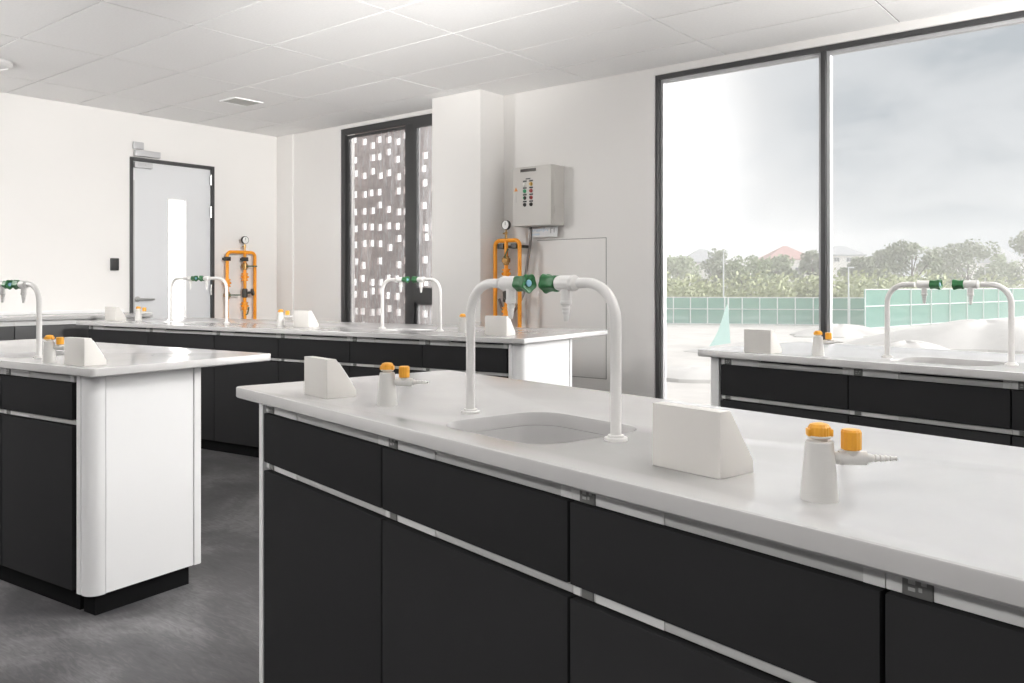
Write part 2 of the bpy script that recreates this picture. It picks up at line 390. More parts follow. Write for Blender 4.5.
def worktop(k, sinks, label):
    B = BENCH[k]; x0, x1 = (0, B['L']) if B['sg'] > 0 else (-B['L'], 0); W = B['W']
    root = thing('worktop', label, 'worktop', bw(k, 0, 0, ZT - TH), brot(k), 'white worktops of the laboratory benches')
    bm = bmesh.new(); cx, cy = (x0 + x1) / 2, W / 2
    def outer(inset, z): return [bm.verts.new((x, y, z)) for x, y in rrect(cx, cy, (x1 - x0) / 2 - inset, W / 2 - inset, .018 - inset, 5)]
    def hole(sx, sy, hx, hy, off, z): return [bm.verts.new((x, y, z)) for x, y in rrect(sx, sy, hx + off, hy + off, .075 + off, 8)]
    e = .004
    o = [outer(e, TH), outer(.001, TH - .0015), outer(0, TH - e), outer(0, e), outer(e, 0)]
    hs = [[hole(*s, .008, TH), hole(*s, .002, TH - .002), hole(*s, 0, TH - .009), hole(*s, 0, 0)] for s in sinks]
    def br(a, b):
        n = len(a)
        for i in range(n):
            f = bm.faces.new([a[i], a[(i + 1) % n], b[(i + 1) % n], b[i]]); f.smooth = True
    for a, b in zip(o, o[1:]): br(a, b)
    for h in hs:
        for a, b in zip(h, h[1:]): br(a, b)
    def ed(l): return [bm.edges.get((l[i], l[(i + 1) % len(l)])) for i in range(len(l))]
    for oi, hi in ((0, 0), (-1, -1)):
        es = ed(o[oi])
        for h in hs: es += ed(h[hi])
        bmesh.ops.triangle_fill(bm, use_beauty=True, use_dissolve=False, edges=es)
    mb = MB(); mb.bm.free(); mb.bm = bm
    s = mb.build('slab', 'top', root)
    for sx, sy, hx, hy in sinks:
        b = MB(); D = .24
        lp = lambda off, z: [Vector((x, y, z)) for x, y in rrect(sx, sy, hx + off, hy + off, max(.03, .075 + off), 8)]
        rs = [b.ring(l) for l in (lp(.012, -.001), lp(.0, -.001), lp(-.006, -.09), lp(-.012, -D + .035), lp(-.022, -D + .012), lp(-.04, -D))]
        for p, q in zip(rs, rs[1:]): b.bridge(p, q)
        b._face(rs[-1])
        ro = [b.ring(l) for l in (lp(.012, -.001), lp(.006, -.004), lp(0, -.09), lp(-.012, -D + .01), lp(-.03, -D - .008))]
        for p, q in zip(ro, ro[1:]): b.bridge(q, p)
        b._face(ro[-1][::-1])
        ba = b.build('sink_basin', 'top', root)
        MB().lathe([(.028, -D), (.028, -D + .003), (.02, -D + .003), (.018, -D + .0015)], (sx, sy, 0)).build('drain', 'steel', ba)
    return root

def cabinet(k, xa, xb, label, group, end=False, charcoal='charcoal'):
    B = BENCH[k]; sg = B['sg']; y0 = .03; yb = B['yb']
    cx = (xa + xb) / 2
    c = thing('base_cabinet', label, 'cabinet', bw(k, cx, 0, 0), brot(k), group)
    a, b = xa - cx, xb - cx; g = .003
    cs = MB(); zb, zt = .082, ZT - TH - .002
    cs.box(a + .001, a + .017, .052, yb, zb, .615).box(b - .017, b - .001, .052, yb, zb, .615).box(a + .001, a + .017, .052, .070, .615, zt).box(b - .017, b - .001, .052, .070, .615, zt).box(a + .017, b - .017, .052, yb, zb, zb + .016)
    cs.box(a + .017, b - .017, yb - .012, yb, zb + .016, zt).box(a + .017, b - .017, .056, .068, zb + .55, zt)
    cs.build('carcass', 'carcass', c)
    MB().box(a + g, b - g, y0, y0 + .02, .713, .851, .0025).build('drawer_front', charcoal, c)
    MB().box(a + g, b - g, y0, y0 + .02, .080, .689, .0025).build('cabinet_door', charcoal, c)
    pe = 0
    MB().box(a + .0005, b - .0005, .060, .075, 0, .081).build('plinth', 'plinth', c)
    MB().box(a + .0005, b - .0005, yb - .06, yb - .045, 0, .081).build('rear_plinth', 'plinth', c)
    # rail under the worktop: low strip, end blocks, plate, small lock plate
    r = MB().box(a + .0005, b - .0005, .040, .055, .853, .8745, .0015)
    r.build('top_rail', 'alu', c)
    for u0, u1 in ((a + .0005, a + .020), (b - .028, b - .0005), (a + .056, a + .20)):
        MB().box(u0, u1, .038, .055, .8535, zt, .001).build('rail_plate', 'alu_light', c)
    lk = MB().box(a + .0205, a + .0555, .036, .055, .8535, zt, .001).build('lock_plate', 'lock', c)
    MB().box(a + .028, a + .036, .0352, .037, .860, .864).box(a + .028, a + .036, .0352, .037, .868, .874).box(a + .040, a + .044, .0352, .037, .861, .866).box(a + .043, a + .049, .0352, .037, .869, .873).build('lock_mark', 'mark', lk)
    h = MB().box(a + .0005, b - .0005, .040, .052, .6945, .7115, .002)
    h.build('handle_rail', 'alu', c)
    for u0, u1 in ((a + .056, a + .20), (a + .003, a + .02)): MB().box(u0, u1, .0385, .0402, .6955, .7105).build('handle_plate', 'alu_light', c)
    MB().box(a + .024, a + .05, .0380, .0402, .6955, .7105).build('handle_lock', 'lock', c)
    if end:
        ae, p0 = B['ae'], B['p0']; R = min(.045, max(.03, p0 - ae - .044))
        P = []
        s0 = p0 - .004
        P += [(s0, .06), (s0, y0)]
        P += [(s0 - .024, y0), (s0 - .026, y0 + .005), (s0 - .031, y0 + .005), (s0 - .033, y0)] if s0 - .033 > ae + R else []
        for i in range(11):
            th = math.radians(-90 - 90 * i / 10); P.append((ae + R + R * math.cos(th), y0 + R + R * math.sin(th)))
        P += [(ae, y0 + R + .012), (ae + .004, y0 + R + .014), (ae + .018, y0 + R + .014), (ae + .03, .06)]
        pts = [(sg * x - cx, y) for x, y in P]
        if sg < 0: pts = pts[::-1]
        MB().prism(pts, .076, zt).build('corner_post', 'post', c)
        q = lambda v: sg * v - cx
        MB().box(q(ae + .003), q(ae + .018), y0 + R + .016, yb - .036, .077, zt).build('end_panel', 'white', c)
        pts = [(q(ae), yb - .033), (q(ae), yb - .008)] + [(q(ae + .012 - .012 * math.cos(math.radians(t))), yb - .008 + .012 * math.sin(math.radians(t))) for t in (30, 60, 90)] + [(q(ae + .06), yb + .004), (q(ae + .06), yb - .012), (q(ae + .018), yb - .012), (q(ae + .018), yb - .033)]
        if sg < 0: pts = pts[::-1]
        MB().prism(pts, .076, zt).build('rear_post', 'post', c)
        MB().box(q(ae + .02), q(p0 - .001), .060, yb - .045, 0, .0755).build('end_plinth', 'plinth', c)
    return c

worktop('F', [(1.094, .240, .172, .155)], 'white worktop of the nearest bench, with an oval-cornered sink between two taps')
worktop('L', [(-.84, .245, .160, .155)], 'white worktop of the left bench above the bright white end panel')
worktop('R', [(-3.345, .41, .18, .145), (-1.155, .41, .17, .145)], 'long white worktop of the far bench in front of the door and the brick screen')
worktop('G', [(1.018, .268, .185, .145)], 'white worktop of the bench under the wide window')
def row(k, xs, labels, group):
    for i, (a, b) in enumerate(zip(xs, xs[1:])):
        a, b = (a, b) if a < b else (b, a)
        cabinet(k, a, b, labels[i], group, end=(i == 0))
row('F', [.141, .795, 1.406, 1.946, 2.60],
    ['charcoal cabinet at the far left end of the nearest bench', 'charcoal cabinet below the sink of the nearest bench, second from its left end',
     'charcoal cabinet below the big socket block, third of the nearest bench', 'charcoal cabinet at the right edge of the picture, fourth of the nearest bench'], 'cabinets of the nearest bench')
row('L', [-.180, -.70, -1.30, -1.86], ['charcoal cabinet of the left bench with the white end panel', 'charcoal cabinet of the left bench cut by the picture edge', 'charcoal cabinet of the left bench beyond the picture edge'], 'cabinets of the left bench')
row('R', [-.130, -.741, -1.333, -1.993, -2.66, -3.448, -4.24],
    ['charcoal cabinet with the white end panel at the right end of the far bench', 'charcoal cabinet second from the right end of the far bench, below its right sink',
     'charcoal cabinet third from the right end of the far bench', 'charcoal cabinet of the far bench below its middle socket block',
     'charcoal cabinet of the far bench below its left pair of taps', 'charcoal cabinet at the left end of the far bench'], 'cabinets of the far bench')
row('G', [.112, .733, 1.331, 2.31], ['charcoal cabinet at the left end of the bench under the wide window', 'charcoal cabinet below the sink of the bench under the wide window',
     'charcoal cabinet of the window bench cut by the right picture edge'], 'cabinets of the window bench')

# wall bench along the door wall
BENCH['D'] = dict(o=(-7.50, 2.17), r=90, W=.565, sg=1, ae=.02, p0=.15, yb=.55, L=1.83)
wt = thing('worktop', 'white worktop of the wall bench left of the grey door', 'worktop', (-7.50, 1.3, .923), 0, 'white worktops of the laboratory benches')
MB().box(-.563, .0, 0, 2.68, 0, .032, .003).build('slab', 'top', wt)
MB().box(-.563, -.54, 0, 2.68, .0325, .062, .003).build('upstand', 'white', wt)
BENCH['D']['o'] = (-7.50, 0)
def wall_cab(ya, yb_, label):
    c = thing('base_cabinet', label, 'cabinet', (-7.50, (ya + yb_) / 2, 0), 0, 'cabinets of the wall bench'); h = (yb_ - ya) / 2
    MB().box(-.55, -.045, -h + .001, h - .001, .082, .921).build('carcass', 'carcass', c)
    MB().box(-.045, -.024, -h + .003, h - .003, .72, .875, .0025).build('drawer_front', 'midgrey', c)
    MB().box(-.045, -.024, -h + .003, h - .003, .08, .695, .0025).build('cabinet_door', 'midgrey', c)
    MB().box(-.044, -.032, -h + .001, h - .001, .88, .921).build('top_rail', 'alu_light', c)
    MB().box(-.044, -.032, -h + .001, h - .001, .699, .716).build('handle_rail', 'alu_light', c)
    MB().box(-.52, -.09, -h + .001, h - .001, 0, .081).build('plinth', 'plinth', c)
wall_cab(1.53, 2.17, 'charcoal cabinet of the wall bench, leftmost beyond the picture edge')
wall_cab(2.17, 2.81, 'charcoal cabinet of the wall bench at the left picture edge')
wall_cab(2.81, 3.45, 'charcoal cabinet of the wall bench behind the left bench socket block')
wall_cab(3.45, 3.975, 'charcoal cabinet of the wall bench next to the grey door')

# ------------------------------------------------------------------ taps, gas taps, socket blocks
def tap(loc, ang, reach, label):
    c = thing('swan_neck_tap', label, 'tap', loc, ang, 'swan-neck laboratory taps')
    zA, rb, r = .302, .075, .0106; s = .0
    MB().lathe([(.0225, 0), (.0225, .005), (.0215, .0058), (.0160, .006), (.0160, .0095), (.0150, .0105), (.0108, .0105)]).build('base_flange', 'tap', c)
    pts = [(0, 0, .008), (0, 0, .12), (0, 0, zA - rb)] + [(rb - rb * math.cos(math.radians(a)), 0, zA - rb + rb * math.sin(math.radians(a))) for a in range(8, 91, 8)] + [(rb, 0, zA), (reach - .10, 0, zA)]
    MB().tube(pts, r, 18).build('pipe', 'tap', c)
    xb = reach - .090
    MB().lathe([(.0112, 0), (.0155, .001), (.0170, .006), (.0162, .010), (.0156, .011), (.0156, .046), (.0146, .050), (.010, .052)], (xb, 0, zA), (1, 0, 0), 22).build('valve_body', 'tap', c)
    xn = reach - .063
    MB().lathe([(.0105, -.012), (.0105, -.036), (.0118, -.037), (.0118, -.043), (.0085, -.045), (.0080, -.049), (.0088, -.051), (.0074, -.056), (.0080, -.058), (.0064, -.064), (.0068, -.066), (.0046, -.078), (.003, -.078)][::-1], (xn, 0, zA), (0, 0, 1), 18).build('nozzle', 'tap', c)
    kn = MB().lathe([(.010, 0), (.0168, .001), (.0172, .006), (.0160, .015), (.0170, .025), (.0205, .037), (.0188, .040), (.011, .0365), (.009, .0345)], (reach - .040, 0, zA), (1, 0, 0), 45, lobes=5, amp=.085)
    k = kn.build('knob', 'green', c)
    MB().lathe([(.0075, 0), (.0075, .003), (.006, .004)], (reach - .0055, 0, zA), (1, 0, 0), 16).build('knob_disc', 'bluecap', k)
    return c
def tap_pair(k, p, q, la, lb, sc=1.):
    a, b = Vector(bw(k, *p)), Vector(bw(k, *q)); v = b - a; dist = v.length; th = math.atan2(v.y, v.x)
    for P_, t_, l_, k_ in ((a, th, la, .020), (b, th + PI, lb, .027)): tap(P_, t_, dist / 2 / sc - k_, l_).scale = (sc, sc, sc)
tap_pair('F', (.86, .23), (1.313, .242), 'left swan-neck tap at the sink of the nearest bench', 'right swan-neck tap at the sink of the nearest bench')
tap_pair('L', (-1.045, .138), (-.62, .138), 'swan-neck tap of the left bench cut off by the picture edge', 'white swan-neck tap on the left bench beside its gas tap')
tap_pair('R', (-3.69, .42), (-3.00, .42), 'left tap of the white pair in front of the grey door', 'right tap of the white pair in front of the grey door', 1.18)
tap_pair('R', (-1.427, .46), (-.882, .40), 'left tap of the pair in front of the brick-screen window', 'right tap of the pair in front of the brick-screen window', 1.12)
tap_pair('G', (.785, .25), (1.247, .27), 'left swan-neck tap standing before the wide window', 'right swan-neck tap standing before the wide window')

def pedestal(loc, rz, label, proto=[None]):
    if proto[0]: return dup(proto[0], loc, rz, label)
    c = thing('socket_pedestal', label, 'socket block', loc, rz, 'white wedge-shaped socket blocks on the benches'); proto[0] = c
    L, D, H, tw, lip = .136, .086, .103, .026, .018
    poly = [(0, 0), (D, 0), (D, lip), (tw, H), (0, H)]           # (depth, height)
    t = bmesh.new(); A = [t.verts.new((0, y, z)) for y, z in poly]; Bv = [t.verts.new((L, y, z)) for y, z in poly]
    t.faces.new(A); t.faces.new(Bv[::-1])
    for i in range(5): t.faces.new([A[i], Bv[i], Bv[(i + 1) % 5], A[(i + 1) % 5]])
    bmesh.ops.recalc_face_normals(t, faces=t.faces); bmesh.ops.bevel(t, geom=t.edges[:], offset=.0014, segments=2, affect='EDGES', profile=.6)
    m = MB(); m.add(t); m.build('housing', 'ped', c)
    # twin socket plate on the sloping face (turned away from the camera)
    n = Vector((0, H - lip, D - tw)).normalized(); up = Vector((0, tw - D, H - lip)).normalized(); ctr = Vector((L / 2, (D + tw) / 2, (H + lip) / 2))
    R = Matrix((Vector((1, 0, 0)), up, n)).transposed().to_4x4(); R.translation = ctr
    def plate(hx, hy, h, z0=0.0):
        t = bmesh.new(); bmesh.ops.create_cube(t, size=1)
        for v_ in t.verts: v_.co = Vector((v_.co.x * 2 * hx, v_.co.y * 2 * hy, z0 + (v_.co.z + .5) * h))
        return t
    m = MB(); m.add(plate(.062, .036, .004), R); sp = m.build('socket_plate', 'white', c)
    m = MB()
    for ox in (-.03, .03):
        for px_, py_ in ((0, .009), (-.009, -.007), (.009, -.007)):
            T = R @ Matrix.Translation((ox + px_, py_, .0042)); m.add(plate(.002, .004, .0006), T)
    m.build('socket_slots', 'black', sp)
    return c
PD = [('F', .294, .082, 'white wedge socket block at the far left end of the nearest bench'), ('F', 1.508, .124, 'largest white wedge socket block, on the nearest bench right of the sink'),
      ('L', -.250, .038, 'white wedge socket block at the right end of the left bench'), ('R', -.372, .165, 'white wedge socket block at the right end of the far bench'),
      ('R', -2.13, .30, 'white wedge socket block in the middle of the far bench'), ('R', -4.31, .22, 'white wedge socket block at the left end of the far bench'),
      ('G', .239, .033, 'grey-shaded wedge socket block at the left end of the window bench')]
for k, x, y, l in PD:
    if k == 'R': pedestal(bw(k, x, y), brot(k), l).scale = (1.14, 1.14, 1.14)
    else: pedestal(bw(k, x, y), brot(k), l)

def gas_tap(loc, rz, label, proto=[None]):
    if proto[0]: return dup(proto[0], loc, rz, label)
    c = thing('gas_tap', label, 'gas tap', loc, rz, 'grey gas taps with yellow caps'); proto[0] = c
    MB().lathe([(.0252, 0), (.0252, .002), (.0235, .025), (.0205, .060), (.0188, .080), (.0175, .0815), (.012, .0815)], seg=28).build('body', 'gas', c)
    MB().lathe([(.011, .080), (.011, .0855), (.0155, .086), (.0160, .089)], seg=20).build('collar', 'lampwhite', c)
    k = MB().lathe([(.0145, .0855), (.0146, .0875), (.0146, .1005), (.012, .1045), (.006, .106)], seg=40, lobes=20, amp=.025)
    k.box(-.0172, .0172, -.0080, .0080, .0880, .0985, .002)
    k.build('yellow_knob', 'yellow', c)
    MB().tube([(.015, 0, .058), (.030, 0, .058)], .0085, 16).tube([(.026, 0, .058), (.063, 0, .058)], .0098, 18).tube([(.043, 0, .0605), (.043, 0, .0705)], .0092, 16).build('side_valve', 'gas', c)
    MB().lathe([(.0115, .0695), (.0132, .071), (.0132, .0945), (.0115, .0975), (.006, .098)], (.043, 0, 0), seg=42, lobes=14, amp=.035).build('side_knob', 'yellow', c)
    pr = [(.0065, .064)]
    for i in range(5): x = .068 + i * .0068; r = .0062 - i * .0005; pr += [(r, x), (r - .0018, x + .0055)]
    pr += [(.0032, .104)]
    MB().lathe(pr, (0, 0, .058), (1, 0, 0), 16).build('hose_nozzle', 'gas', c)
    return c
GT = [('F', .626, .146, 45, 'yellow-capped gas tap left of the sink on the nearest bench'), ('F', 1.803, .135, 46, 'largest yellow-capped gas tap, at the right of the nearest bench'),
      ('L', -.392, .058, 30, 'yellow-capped gas tap beside the swan-neck tap of the left bench'), ('R', -.63, .30, 36, 'yellow-capped gas tap near the right end of the far bench'),
      ('R', -2.346, .38, 36, 'yellow-capped gas tap in the middle of the far bench'), ('R', -4.05, .36, 36, 'yellow-capped gas tap on the far bench in front of the door handle'),
      ('G', .552, .115, 45, 'yellow-capped gas tap on the bench under the wide window')]
for k, x, y, a, l in GT:
    o = gas_tap(bw(k, x, y), brot(k) + math.radians(a), l)
    if k == 'R': o.scale = (1.14, 1.14, 1.14)

# ------------------------------------------------------------------ things on the window wall
BX0, BX1, BZ0, BZ1, BD = -4.49, -4.085, 1.715, 2.215, .19
c = thing('control_cabinet', 'grey steel control cabinet with buttons mounted on the wall', 'control cabinet', ((BX0 + BX1) / 2, YW, BZ0))
hw = (BX1 - BX0) / 2; HH = BZ1 - BZ0
MB().box(-hw, hw, -BD + .03, -.001, 0, HH, .004).build('housing', 'ctrl', c)
dr = MB().box(-hw, hw, -BD, -BD + .027, .002, HH - .002, .004).build('cabinet_door', 'ctrl', c)
yf = -BD - .001
MB().box(-.118, .045, yf - .002, yf + .002, .455, .480, .001).build('name_plate', 'darkmetal', dr)
def lampb(x, z, m, r=.0135):
    o = MB().lathe([(.0165, 0), (.0165, .005), (r, .006), (r, .014), (r * .8, .017)], (x, yf + .002, z), (0, -1, 0), 18)
    o.build('push_button', m, dr); MB().box(x - .019, x + .019, yf - .0015, yf + .002, z + .021, z + .033).build('button_label', 'black', dr)
bx = (-.071, -.004)
for (i, z, m) in ((0, .350, 'lampwhite'), (1, .350, 'amber'), (0, .293, 'lampgreen'), (1, .293, 'red')): lampb(bx[i], z, m)
for (i, z, m) in ((0, .236, 'darkmetal'), (1, .236, 'red'), (0, .179, 'black'), (1, .179, 'darkmetal')):
    lampb(bx[i], z, m, .011)
    MB().box(bx[i] - .003, bx[i] + .003, yf - .022, yf - .010, z - .010, z + .010, .001).build('selector_switch', 'lampgreen' if (i, z) == (0, .236) else 'black', dr)
MB().box(-.062, -.014, yf - .0015, yf + .002, .391, .400).build('button_label', 'black', dr)
tri = MB(); t = bmesh.new(); a = [t.verts.new(p) for p in ((-.185, yf - .001, .298), (-.147, yf - .001, .298), (-.166, yf - .001, .332))]; b = [t.verts.new((v.co.x, yf + .002, v.co.z)) for v in a]
t.faces.new(a); t.faces.new(b[::-1])
for i in range(3): t.faces.new([a[i], b[i], b[(i + 1) % 3], a[(i + 1) % 3]])
tri.add(t); tri.build('warning_triangle', 'warn', dr)
MB().box(-.172, -.160, yf - .001, yf + .002, .20, .285).build('caution_strip', 'ctrl', dr)
for z in (.1, .36): MB().tube([(hw, -BD + .05, z), (hw, -BD + .05, z + .06)], .006).build('hinge', 'ctrl', c)
MB().lathe([(.013, 0), (.013, -.018), (.010, -.02)][::-1], (-.165 + .055, -.06, .0)).build('cable_gland', 'darkmetal', c)

p = thing('document_pouch', 'clear plastic pouch of printed paper hanging under the control cabinet', 'document pouch', (-4.275, YW - .05, BZ0 - .09))
MB().box(-.155, .155, -.006, .004, 0, .084, .002).build('sheet', 'paper', p)
pm = MB()
for i in range(9): pm.box(-.13 + i * .022, -.13 + i * .022 + random.uniform(.008, .019), -.0072, -.0055, .045 + random.uniform(0, .012), .062 + random.uniform(0, .012))
pm.box(-.12, -.03, -.0072, -.0055, .016, .032)
pm.build('print', 'print', p)
MB().box(-.10, .03, -.0075, -.0055, .074, .080).box(.085, .092, -.0075, -.0055, .03, .07).box(.12, .127, -.0075, -.0055, .035, .075).box(.085, .11, -.0075, -.0055, .068, .075).build('dark_print', 'lock_grey', p)

cd = MB(); pts = [(-4.392, 1.697), (-4.395, 1.66), (-4.402, 1.56), (-4.43, 1.41), (-4.455, 1.27), (-4.468, 1.16), (-4.50, 1.06), (-4.545, .985), (-4.59, .975), (-4.622, 1.02), (-4.632, 1.10)]
# smooth the cable path
def smooth(P, n=5):
    out = []
    for i in range(len(P) - 1):
        p0, p1, p2, p3 = [Vector(P[max(0, min(len(P) - 1, i + k))]) for k in (-1, 0, 1, 2)]
        for j in range(n):
            t = j / n; out.append(.5 * ((2 * p1) + (p2 - p0) * t + (2 * p0 - 5 * p1 + 4 * p2 - p3) * t * t + (3 * p1 - p0 - 3 * p2 + p3) * t ** 3))
    out.append(Vector(P[-1])); return out
cd.tube(smooth([(x, YW - (.062 if i < 6 else .062 + .028 * (i - 5)), z) for i, (x, z) in enumerate(pts)]), .0125, 12)
tag(cd.build('conduit', 'conduit'), 'grey flexible conduit hanging in a loop from the control cabinet to the orange pipes', 'conduit')

ap = thing('access_panel', 'flush white access panel in the wall below the control cabinet', 'access panel', (-4.02, YW, .462))
MB().box(-.345, .345, -.004, -.0005, 0, 1.135, .001).build('panel', 'wall', ap)
MB().box(-.35, .35, -.0025, -.0004, 1.136, 1.142).box(.3455, .351, -.0025, -.0004, -.004, 1.142).box(-.35, .35, -.0025, -.0004, -.006, -.001).build('shadow_gap', 'line', ap)

# ------------------------------------------------------------------ orange gas manifolds
def manifold(loc, rz, label, w, ztop, mid, items, levers, dist):
    # local x along the wall, y = 0 on the pipe plane, wall at +dist
    c = thing('pipe_manifold', label, 'pipe manifold', loc, rz, 'orange gas pipe manifolds'); r = .0175; R = .05
    x0, x1 = -w / 2, w / 2
    pts = [(x0, 0, .10), (x0, 0, ztop - R)] + [(x0 + R - R * math.cos(math.radians(a)), 0, ztop - R + R * math.sin(math.radians(a))) for a in range(15, 91, 15)]
    pts += [(x1 - R + R * math.sin(math.radians(a)), 0, ztop - R + R * math.cos(math.radians(a))) for a in range(0, 91, 15)] + [(x1, 0, .10)]
    MB().tube(pts, r, 14).build('outer_pipe', 'orange', c)
    MB().tube([(mid, 0, .10), (mid, 0, ztop)], r * .95, 14).build('middle_pipe', 'orange', c)
    gz = ztop + .03
    MB().lathe([(.014, 0), (.014, .02), (.010, .022), (.010, .05), (.013, .052), (.013, .075), (.007, .078), (.007, .095)], (mid, 0, ztop), seg=14).tube([(mid - .032, 0, ztop + .062), (mid, 0, ztop + .062)], .007, 10).build('gauge_valve', 'brass', c)
    g_ = MB().lathe([(.040, .016), (.042, .012), (.042, -.012), (.038, -.015), (.037, -.010), (.001, -.010)], (mid, 0, ztop + .133), (0, 1, 0), 24).build('gauge', 'darkmetal', c)
    MB().lathe([(.0365, 0), (.0365, .002)], (mid, -.0125, ztop + .133), (0, 1, 0), 24).build('gauge_face', 'gauge_face', g_)
    nd = MB().box(mid - .002, mid + .002, -.0138, -.0126, ztop + .131, ztop + .160).build('gauge_needle', 'black', g_)
    for (x, z, kind) in items:
        if kind == 'flange':
            MB().lathe([(.024, -.042), (.036, -.040), (.036, -.028), (.026, -.026), (.026, .026), (.036, .028), (.036, .040), (.024, .042)], (x, 0, z), (0, 0, 1), 18).tube([(x - .042, 0, z), (x + .042, 0, z)], .012, 12).build('regulator', 'orange', c)
        elif kind == 'clamp':
            MB().box(x - .03, x + .03, -.024, .024, z - .022, z + .022, .004).box(x - .012, x + .012, .02, dist - .001, z - .012, z + .012).build('pipe_clamp', 'darkmetal', c)
        elif kind == 'valve':
            MB().lathe([(.020, -.04), (.026, -.032), (.026, .032), (.020, .04)], (x, 0, z), (0, 0, 1), 14).box(x - .03, x + .03, -.022, .022, z - .02, z + .02, .005).build('ball_valve', 'brass', c)
        elif kind == 'dial':
            MB().lathe([(.020, -.05), (.030, -.04), (.030, .04), (.020, .05)], (x, 0, z), (0, 0, 1), 14).lathe([(.012, 0), (.012, .05), (.038, .052), (.038, .075), (.03, .078)], (x + .015, -.01, z), (.7, -.7, .15), 18).build('pressure_switch', 'darkmetal', c)
    for (x, z, dx, dz) in levers:
        MB().tube([(x, -.025, z), (x + dx * .2, -.045, z + dz * .1), (x + dx, -.045, z + dz)], .0075, 10).build('valve_lever', 'lever', c)
M['lever'] = mat('lever_green', (.05, .10, .05), .45)
# local frame on the door wall: x -> +Y, pipe plane faces +X   (rotation +90 deg)
manifold((XD + .075, 5.236, 0), PI / 2, 'orange pipe manifold with a round gauge between the grey door and the corner', .34, 1.575, .045,
         [(-.17, 1.242, 'flange'), (.045, 1.307, 'flange'), (.045, .992, 'flange'), (-.17, 1.50, 'clamp'), (.045, 1.50, 'clamp'), (.045, 1.425, 'valve'), (.045, 1.133, 'dial'), (-.17, 1.11, 'valve')],
         [(.045, 1.425, .12, .0), (-.17, 1.113, .13, 0), (.045, .90, .02, .08)], .075)
manifold((-4.55, YW - .19, 0), 0, 'orange pipe manifold with a round gauge between the column and the control cabinet', .27, 1.60, -.012,
         [(-.012, 1.315, 'flange'), (-.012, .99, 'flange'), (-.06, 1.55, 'clamp'), (.085, 1.55, 'clamp'), (-.012, 1.43, 'valve'), (-.012, 1.12, 'dial')],
         [(.0, 1.45, .045, .075)], .19)

# ------------------------------------------------------------------ outside
GZ = -3.0
gr = MB()
N = 40
vs = {}
for i in range(N + 1):
    for j in range(N + 1):
        x, y = -320 + 640 * i / N, 8 + 450 * (j / N) ** 1.6
        vs[i, j] = gr.bm.verts.new((x, y, GZ + .15 * math.sin(x * .31) * math.cos(y * .27)))
for i in range(N):
    for j in range(N): gr._face([vs[i, j], vs[i + 1, j], vs[i + 1, j + 1], vs[i, j + 1]], True)
g = gr.build('ground', 'ground'); g['kind'] = 'structure'; g['label'] = 'pale bare site ground outside the windows'

def mound(px, D, rx, ry, h, label, m='sheet'):
    P = far(px, D); b = MB(); n, k = 36, 10; rings = []
    th0 = YAW
    for q in range(k + 1):
        t = q / k; z = h * (1 - t ** 2) ** 1.2 if t < 1 else -.6
        ring = []
        for i in range(n):
            a = 2 * PI * i / n; w = 1 + .14 * math.sin(3 * a + px) + .08 * math.sin(7 * a + D)
            ring.append(Vector((rx * t * w * math.cos(a), ry * t * w * math.sin(a), z * (1 + .06 * math.sin(5 * a + 6 * t)))))
        rings.append(ring)
    rs = [b.ring(r) for r in rings[1:]]; top = b.bm.verts.new((0, 0, h))
    for i in range(n): b._face([top, rs[0][i], rs[0][(i + 1) % n]], True)
    for p_, q_ in zip(rs, rs[1:]): b.bridge(p_, q_)
    tag(b.build('soil_mound', m, None, (P.x, P.y, GZ), th0), label, 'mound', 'pale mounds on the building site')
mound(905, 44, 4.2, 3.5, 1.3, 'pale sheeted mound directly behind the left tap at the window')
mound(985, 56, 8.5, 6, 1.9, 'broad pale mound behind the right tap at the window')
mound(838, 70, 4.6, 3.5, 1.0, 'low pale mound to the left of the broad one, beyond the mullion')
mound(760, 52, 4.5, 3, .7, 'low pale heap behind the socket block at the window')
mound(690, 40, 3.4, 3.0, .35, 'pale rubble heap at the left edge of the wide window')

def fence(px0, D0, px1, D1, z1, h, npost, label):
    a, b = far(px0, D0), far(px1, D1); v = b - a; L = v.length; th = math.atan2(v.y, v.x)
    c = thing('mesh_fence', label, 'fence', (a.x, a.y, GZ), th, 'green net fences around the site')
    MB().box(0, L, -.015, .015, .1, h).build('netting', 'net', c)
    for z in (h, h * .58, .12): MB().tube([(0, -.06, z), (L, -.06, z)], .05, 8).build('rail', 'pole', c)
    for i in range(npost + 1): x = L * i / npost; MB().tube([(x, -.12, -.1), (x, -.12, h + .08)], .06, 8).build('post', 'pole', c)
fence(640, 92, 868, 87, 0, 2.95, 13, 'long low green net fence across the left part of the view')
fence(864, 80, 1060, 122, 0, 3.85, 12, 'taller green net fence slanting away behind the window taps')

# teal sheet drawn up to a pole
P = far(722, 58); ts = thing('teal_sheet_tent', 'pale teal sheet drawn up to a peak on the site ground', 'tent', (P.x, P.y, GZ), YAW)
t = MB(); hgt = 3.1
base = [Vector((-1.15, -.6, -.1)), Vector((.5, -.5, -.1)), Vector((.35, .7, -.1)), Vector((-.8, .6, -.1))]
apex = Vector((.42, 0, hgt)); lv = []
for s in range(9):
    u = s / 8; l = []
    for q in range(4):
        pa, pb = base[q], base[(q + 1) % 4]
        for e in range(4):
            p0 = pa.lerp(pb, e / 4); sag = 1 - .22 * math.sin(PI * u); x = p0.lerp(apex, u); cc = Vector((apex.x, 0, x.z)); l.append(cc + (x - cc) * sag)
    lv.append(l)
t.loft(lv, True, True); t.build('sheet', 'teal_sheet', ts)
MB().tube([(.42, 0, -.1), (.42, 0, hgt + .25)], .05, 8).build('tent_pole', 'pole', ts)

